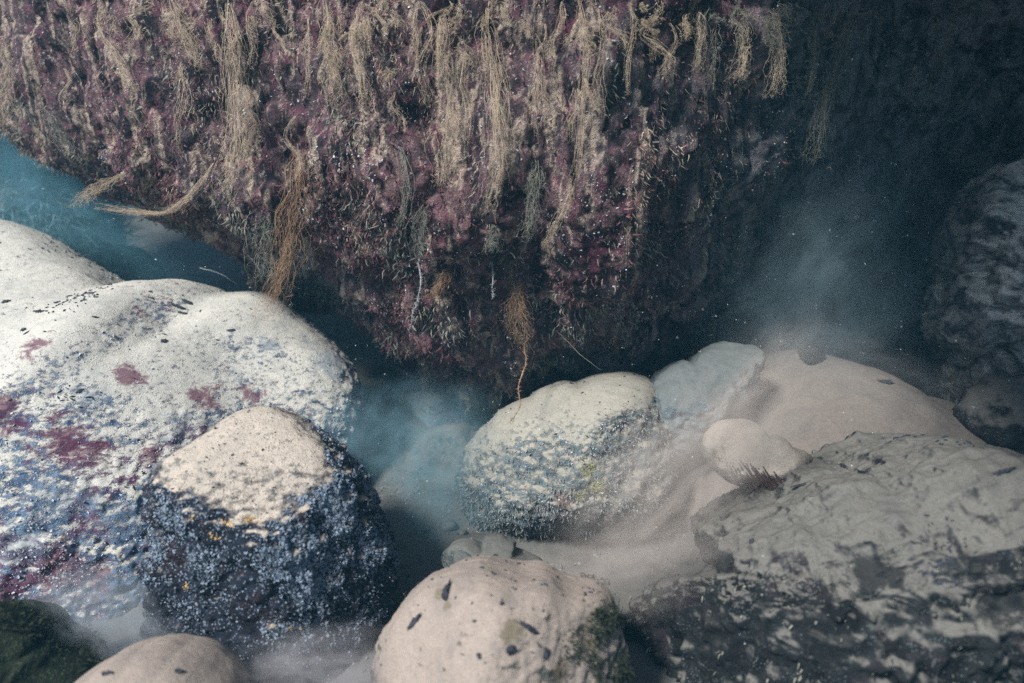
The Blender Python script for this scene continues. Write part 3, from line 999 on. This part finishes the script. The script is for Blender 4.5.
lumps('grit', SURF[B['dark'].name], 30000, lambda V, N: facing(V, N) * (0.10 + patch(V, 22, 351, -0.1, 0.4)) * sstep(0.85, 0.6, N[:, 2]) * (0.06 + sstep(0.02, 0.30, V[:, 2] + 0.5 * (V[:, 0] + 0.32))), M['gritdark'],
      size=(0.0006, 0.0024), parent=B['dark'])
lumps('grit', SURF[B['left'].name], 12000, lambda V, N: facing(V, N) * sstep(0.9, 0.3, N[:, 2]) * (0.1 + patch(V, 16, 361, -0.1, 0.4)), M['grit'],
      size=(0.0007, 0.0024), parent=B['left'])
lumps('grit', SURF[B['centre'].name], 5000, lambda V, N: facing(V, N) * sstep(0.9, 0.2, N[:, 2]), M['grit'], size=(0.0006, 0.0018), parent=B['centre'])


# scraps of dead weed lying on the silt
def flakes(name, surf, n, weight, label, length=(0.0015, 0.007)):
    p, nr = sample(surf, n, weight)
    L = (RNG.uniform(0, 1, n) ** 2 * (length[1] - length[0]) + length[0])[:, None]
    a = RNG.normal(0, 1, (n, 3)) * [1, 0.5, 0.2]
    a -= (a * nr).sum(1)[:, None] * nr
    a /= np.linalg.norm(a, axis=1)[:, None]
    b = np.cross(nr, a)
    wd = L * RNG.uniform(0.15, 0.45, (n, 1))
    c = p + nr * 0.0012
    V = np.stack([c - a * L, c - b * wd, c + a * L * 0.9, c + b * wd, c + nr * 0.0012, c - nr * 0.003], 1).reshape(-1, 3)
    k = np.arange(n)[:, None] * 6
    F = np.concatenate([k + [0, 1, 4], k + [1, 2, 4], k + [2, 3, 4], k + [3, 0, 4], k + [1, 0, 5], k + [2, 1, 5], k + [3, 2, 5], k + [0, 3, 5]])
    o = mesh_obj(name, V, F, M['debris'], origin=p.mean(0), smooth=False)
    tag(o, label, 'debris', kind='stuff')
    return o


up = lambda a, b: (lambda V, N: facing(V, N) * sstep(a, b, N[:, 2]))
flakes('weed_scraps', SURF[B['left'].name], 260, lambda V, N: facing(V, N) * sstep(0.5, 0.9, N[:, 2]) * (0.02 + patch(V, 11, 371, 0.05, 0.5) ** 2),
       'tiny dark weed scraps scattered over the cream boulder')
flakes('weed_scraps', SURF[B['bottom'].name], 70, up(0.5, 0.9), 'tiny dark scraps on the pink bottom boulder', (0.001, 0.004))
flakes('weed_scraps', SURF[B['dark'].name], 60, up(0.7, 0.95), 'tiny dark scraps on the sand cap of the dark boulder', (0.001, 0.003))
flakes('weed_scraps', SURF[B['centre'].name], 50, up(0.5, 0.9), 'tiny dark scraps on the round central boulder', (0.001, 0.004))
flakes('weed_scraps', SURF[B['right'].name], 160, lambda V, N: facing(V, N) * sstep(0.5, 0.9, N[:, 2]) * patch(V, 11, 395, 0.1, 0.5)  ** 2, 'tiny dark scraps on the large grey boulder', (0.002, 0.006))

ZB = zbuf(ALL, 2)


def scrap(px, py, L, wd, ang, label, mat='debris', name='weed_scrap', thick=0.22, cat='debris', group=None, parent=None):
    """one ragged curled scrap lying on a stone (sizes in photo pixels)"""
    s = seat(ZB, px, py)
    if s is None: return
    p, nr, d = s
    D, F = icosphere(3)
    a = RT * math.cos(ang) - UP * math.sin(ang)
    a = a - (a @ nr) * nr; a /= np.linalg.norm(a)
    b = np.cross(nr, a)
    k = d / FPX * 0.5
    x, y, z = D.T
    sc = 0.8 * (1 + 1.7 * fbm(D, 2.3, 4, int(px), 0.65)) if name != 'pebble' else 0.9 * (1 + 0.5 * fbm(D, 1.7, 3, 4))
    V = p + nr * (0.014 if name == 'pebble' else 0.001) + (a * (x * L * k * sc)[:, None] + b * ((y * sc + 0.35 * x * x) * wd * k)[:, None] + nr * (z * wd * k * thick + 0.15 * wd * k * vnoise(D * 3 + py, 9))[:, None])
    o = mesh_obj(name, V, F, M[mat], parent=parent, origin=p)
    if parent is None: tag(o, label, cat, group)
    elif label: o['label'] = label
    return o


SC = [(412, 620, 24, 7, 2.6, 'dark curled scrap on the left shoulder of the pink bottom boulder'),
      (447, 592, 8, 26, 0.2, 'upright dark weed patch on the upper left of the pink bottom boulder'),
      (526, 626, 22, 6, 0.5, 'forked dark scrap in the middle of the pink bottom boulder'),
      (510, 648, 9, 11, 0.2, 'dark blob below the forked scrap on the pink bottom boulder'),
      (478, 654, 5, 6, 0.2, 'small dark dot left of the forked scrap on the pink bottom boulder'),
      (500, 604, 5, 6, 0.2, 'small dark dot above the forked scrap on the pink bottom boulder'),
      (545, 655, 7, 14, 0.2, 'narrow dark scrap low on the pink bottom boulder'),
      (106, 673, 13, 6, 0.4, 'left dark dot on the small pink stone'),
      (165, 678, 12, 6, 0.2, 'lower middle dark dot on the small pink stone'),
      (178, 670, 10, 6, 0.1, 'upper right dark dot on the small pink stone'),
      (38, 310, 10, 5, 0.1, 'bluish dark scrap on the far left of the cream boulder'),
      (6, 300, 7, 7, 0.1, 'small round dark dot at the left edge of the cream boulder'),
      (23, 328, 7, 4, 0.1, 'small dark dot below the bluish scrap'),
      (176, 307, 22, 4, 0.05, 'longest dark dash on the saddle of the cream boulder'),
      (186, 302, 14, 4, 0.2, 'short dark dash right above the longest dash'),
      (183, 313, 12, 3, 0.1, 'short dark dash right below the longest dash'),
      (230, 330, 9, 4, -0.4, 'dark scrap right of the saddle on the cream boulder'),
      (165, 340, 6, 8, 0.1, 'dark speck below the saddle of the cream boulder'),
      (885, 383, 16, 7, 0.1, 'dim dark scrap on the smooth pinkish slope near the right'),
      (760, 366, 9, 7, 0.2, 'dim dark scrap where the pale stone meets the slope'),
      (800, 484, 24, 6, 0.3, 'dark smear on the crest of the large grey boulder'),
      (1000, 470, 26, 7, 0.1, 'dark smear near the right end of the large grey boulder'),
      (752, 540, 6, 9, 0.1, 'small dark speck on the left flank of the grey boulder')]
for a in SC:
    scrap(*a)
# soft black ball on the slope
scrap(812, 360, 27, 24, 0.0, 'round black ball on the crest of the smooth pinkish slope', mat='black', name='pebble', thick=0.9, cat='pebble')
def tint(ob, spots, col, amt=0.85):
    """encrusting growth, mottling and painted-in shade, each with its place on the stone: (px, py, radius in px)"""
    m = ob.data.materials[0]; t = m.node_tree; g = G(t)
    b = [x for x in t.nodes if x.type == 'BSDF_PRINCIPLED'][0]
    src = b.inputs['Base Color'].links[0].from_socket
    co = g.n('ShaderNodeTexCoord').outputs['Object']
    nz = g.noise(co, (26, 26, 48), 8, 0.78, 0.9, off=(2, 6, 4))
    tot = None
    for (px, py, rad) in spots:
        p, nr, d = seat(ZB, px, py)
        v = g.n('ShaderNodeVectorMath', operation='DISTANCE')
        g.l(co, v.inputs[0]); v.inputs[1].default_value = Vector(p) - ob.location
        q = g.math('DIVIDE', v.outputs['Value'], rad * d / FPX)
        k = g.math('SUBTRACT', 1.0, g.ss(g.math('ADD', q, g.math('MULTIPLY', g.math('SUBTRACT', nz, 0.5), 5.5)), 0.35, 1.0))
        tot = k if tot is None else g.math('MAXIMUM', tot, k)
    g.l(g.mix(g.math('MULTIPLY', tot, amt), src, col), b.inputs['Base Color'])


tint(B['left'], [(205, 395, 22), (60, 438, 34), (95, 450, 20), (55, 572, 38), (95, 580, 26), (8, 410, 22), (35, 345, 20), (130, 375, 16), (8, 585, 20), (150, 455, 12), (250, 390, 14)], (0.10, 0.020, 0.050), 0.8)
tint(B['centre'], [(597, 487, 11), (588, 470, 8)], (0.27, 0.27, 0.12), 0.7)
tint(B['centre'], [(566, 500, 12)], (0.25, 0.14, 0.12), 0.6)
tint(B['bottom'], [(512, 628, 14), (440, 592, 12), (590, 640, 22), (560, 670, 14), (447, 605, 8)], (0.13, 0.11, 0.07), 0.75)
tint(B['right'], [(700, 620, 30), (760, 600, 22), (880, 575, 34), (960, 560, 30), (690, 590, 16), (820, 640, 60), (930, 630, 60), (720, 650, 50), (1000, 600, 40)], (0.012, 0.014, 0.016), 0.85)  # near-black patches paint the shade below the boulder's lip into its colour
tint(B['left'], [(330, 360, 26), (270, 345, 16), (230, 372, 14), (180, 430, 22), (90, 400, 18), (60, 500, 40), (20, 540, 30), (120, 520, 30)], (0.12, 0.17, 0.23), 0.5)
# crusts growing on the stones (parts)
def crust_patch(name, host, mat, spots, n, size):
    V, F, N = SURF[host.name]
    px, py, d = proj(V)
    def wt(V_, N_):
        w_ = np.zeros(len(V))
        for (x, y, rx, ry) in spots:
            w_ = np.maximum(w_, np.exp(-((px - x) / rx) ** 2 - ((py - y) / ry) ** 2))
        return w_ * w_ * ((N * (V - CAM)).sum(1) < 0)
    lumps(name, SURF[host.name], n, wt, mat, None, size, parent=host)


crust_patch('sponge_crust', B['centre'], M['yellow'], [(597, 487, 10, 8), (588, 470, 7, 9), (580, 496, 8, 5)], 420, (0.0010, 0.0026))
crust_patch('ochre_crust', B['dark'], M['ochre'], [(228, 524, 7, 3), (250, 519, 9, 3), (215, 537, 8, 4), (194, 520, 6, 3), (187, 587, 3, 3), (290, 628, 6, 3)], 170, (0.0010, 0.0026))
scrap(490, 368, 15, 10, -0.3, 'small white shell bit on the shaded lower rock', 'shell', 'shell_fragment', 0.5, 'shell')


# blue-green filament mass in the left gap
turf('filament_weed', SURF[B['far3'].name], 6000, lambda V, N: facing(V, N), M['blue'],
     'hazy blue-green filament weed in the water gap at the left edge', (0.03, 0.08), 0.0012, down=0.1)

# the dark fringe under the small cream stone
fr = []
for k in range(150):
    x0 = RNG.uniform(708, 775); y0 = 457 + (x0 - 708) * 0.26 + RNG.normal(0, 2.5)
    p = seat(ZB, x0, y0)[0]
    e = p + RNG.normal(0, 0.003, 3) + np.array([0.03, -0.012, -0.022]) * RNG.uniform(0.5, 1.3)
    fr.append(np.array([p, (p + e) / 2 + [0, -0.006, -0.008], e]))
V, F = ribbons(fr, [0.0010] * len(fr))
tag(mesh_obj('weed_fringe', V, F, M['fringe'], origin=fr[0][0]), 'dark purplish fringe of weed under the small cream stone', 'algae', kind='stuff')


# ------------------------------------------------------------------ seabed
def seabed():
    n = 380
    s = np.linspace(-1, 1, n)
    gx = 1.6 * s + 58 * s ** 7
    gy = 1.3 + 1.5 * s + 58 * s ** 7
    X, Y = np.meshgrid(gx, gy, indexing='ij')
    V = np.stack([X.ravel(), Y.ravel(), np.zeros(n * n)], 1)
    r = np.hypot(V[:, 0], V[:, 1] - 1.3)
    z = fbm(V, 2.0, 4, 401) * 0.05 + fbm(V, 14, 4, 405) * 0.010 + fbm(V, 60, 3, 409) * 0.0035
    z += fbm(V, 0.3, 3, 411) * 0.5 * sstep(3, 9, r)
    V[:, 2] = z
    ii, jj = np.meshgrid(np.arange(n - 1), np.arange(n - 1), indexing='ij')
    b0 = (ii * n + jj).ravel()
    F = np.stack([b0, b0 + n, b0 + n + 1, b0 + 1], 1)
    o = mesh_obj('seabed', V, F, M['bed'])
    tag(o, kind='structure')
    SURF['bed'] = (V, F, normals(V, F))
seabed()

# loose pebbles on the bed, alike
D3, F3 = icosphere(3)
shape = D3 * (1 + 0.25 * fbm(D3, 1.5, 3, 431))[:, None] * [1, 0.8, 0.6]
peb = mesh_obj('pebble', shape * 0.012, F3, M['bed'], origin=(0, 0, 0))
Bv = SURF['bed']
px, py, dd = proj(Bv[0])
cand = np.nonzero((px > 380) & (px < 720) & (py > 420) & (py < 620) & (dd > 0))[0]
for k in range(26):
    o = peb if k == 0 else peb.copy()
    if k: COL.objects.link(o)
    q = Bv[0][RNG.choice(cand)]
    o.location = q + [0, 0, 0.002]
    o.rotation_euler = (0, 0, RNG.uniform(0, 6))
    sc = RNG.uniform(0.35, 1.3)
    o.scale = (sc, sc, sc)
    tag(o, 'small dull pebble half sunk in the silt between the boulders', 'pebble', 'pebbles in the silt')

fr_in = lambda V: (np.abs(proj(V)[0] - 560) < 220) * (proj(V)[1] > 380) * (proj(V)[1] < 700)
lumps('gravel', Bv, 7000, lambda V, N: fr_in(V) * (0.05 + patch(V, 9, 501, 0, 0.4)), M['greyturf'], 'fine grey gravel lying on the silt between the boulders', (0.0010, 0.0045))
flakes('weed_scraps', Bv, 160, lambda V, N: fr_in(V) * 1.0, 'tiny dark weed scraps on the silty floor between the boulders', (0.002, 0.007))

# suspended silt flakes in the water
n = 5000
pp = P(RNG.uniform(-60, 1084, n), RNG.uniform(-60, 743, n), RNG.uniform(0.85, 1.9, n))
nn = np.tile([0, 0, 1.0], (n, 1))
lumps('suspended_silt', (pp, None, nn), n, lambda V, N: np.ones(len(V)), M['snow'], 'fine pale silt specks drifting in the water', (0.0003, 0.0009))


# ------------------------------------------------------------------ water haze and silt clouds
def volume_mat(name, col, dens, noise=None, aniso=0.0, absorb=None, seed=0.0):
    m, t = new_mat(name)
    g = G(t)
    v = g.n('ShaderNodeVolumePrincipled')
    v.inputs['Color'].default_value = (*col, 1)
    if absorb: v.inputs['Absorption Color'].default_value = (*absorb, 1)
    v.inputs['Anisotropy'].default_value = aniso
    if noise is None:
        v.inputs['Density'].default_value = dens
    else:
        co = g.n('ShaderNodeTexCoord').outputs['Object']
        ln = g.n('ShaderNodeVectorMath', operation='LENGTH'); g.l(co, ln.inputs[0])
        nb = g.noise(co, 1.3, 2, 0.5, 0.6, off=(seed, 2 * seed, 1))
        nz = g.noise(co, noise, 4, 0.65, 1.2, off=(seed, seed, 3))
        wl = g.math('ADD', ln.outputs['Value'], g.math('MULTIPLY', g.math('SUBTRACT', 0.5, nb), 1.6))
        fall = g.math('MULTIPLY', g.math('SUBTRACT', 1.0, g.ss(wl, 0.0, 1.0)), g.math('SUBTRACT', 1.0, g.ss(ln.outputs['Value'], 0.55, 1.0)))
        dn = g.math('MULTIPLY', g.math('MULTIPLY', fall, g.ss(nz, 0.36, 0.66)), dens)
        g.l(dn, v.inputs['Density'])
    o = g.n('ShaderNodeOutputMaterial')
    g.l(v.outputs[0], o.inputs['Volume'])
    return m


me = bpy.data.meshes.new('haze')
x0, x1, y0, y1, z0, z1 = -62, 62, -60, 64, -2.2, 2.6
me.from_pydata([(x, y, z) for x in (x0, x1) for y in (y0, y1) for z in (z0, z1)], [],
               [(0, 1, 3, 2), (4, 6, 7, 5), (0, 4, 5, 1), (2, 3, 7, 6), (0, 2, 6, 4), (1, 5, 7, 3)])
me.materials.append(volume_mat('water_haze', (0.16, 0.50, 0.72), 0.028))
hz = bpy.data.objects.new('haze', me)
COL.objects.link(hz)
tag(hz, kind='stuff')

SILT = [((415, 465, 1.26), (0.22, 0.16, 0.19), 0.0, (0.34, 0.58, 0.68), 11.0, 'bluish silt cloud drifting in the gap left of the central boulder'),
        ((690, 460, 1.06), (0.30, 0.10, 0.13), -0.9, (0.82, 0.74, 0.68), 22.0, 'pinkish silt cloud trailing along the gap between central and right boulders'),
        ((600, 575, 0.96), (0.24, 0.08, 0.08), -0.3, (0.70, 0.62, 0.57), 16.0, 'dim brownish silt cloud low between the boulders'),
        ((830, 270, 1.40), (0.42, 0.18, 0.24), -0.9, (0.40, 0.55, 0.62), 4.0, 'grey-blue silt cloud rising behind the pinkish slope'),
        ((860, 370, 1.15), (0.26, 0.10, 0.08), 0.3, (0.66, 0.66, 0.66), 3.0, 'thin grey silt veil over the pinkish slope'),
        ((100, 625, 1.00), (0.14, 0.08, 0.10), 0.2, (0.62, 0.68, 0.74), 26.0, 'pale silt haze in the corner beside the dark boulder'),
        ((330, 672, 0.86), (0.14, 0.06, 0.08), 0.0, (0.62, 0.60, 0.62), 24.0, 'pale silt haze between dark boulder and pink bottom boulder'),
        ((95, 190, 1.75), (0.50, 0.22, 0.28), 0.3, (0.24, 0.52, 0.66), 6.0, 'blue water haze in the gap at the left edge')]
D5, F5 = icosphere(4)
for q, (c, s, tilt, col, dn, lb) in enumerate(SILT):
    o = mesh_obj('silt_cloud', D5, F5, volume_mat('silt_cloud', col, dn, 3.0, seed=q * 1.7))
    o.location = P(*c)
    o.scale = s
    o.rotation_euler = (0, tilt, 0)
    tag(o, lb, 'silt', kind='stuff')
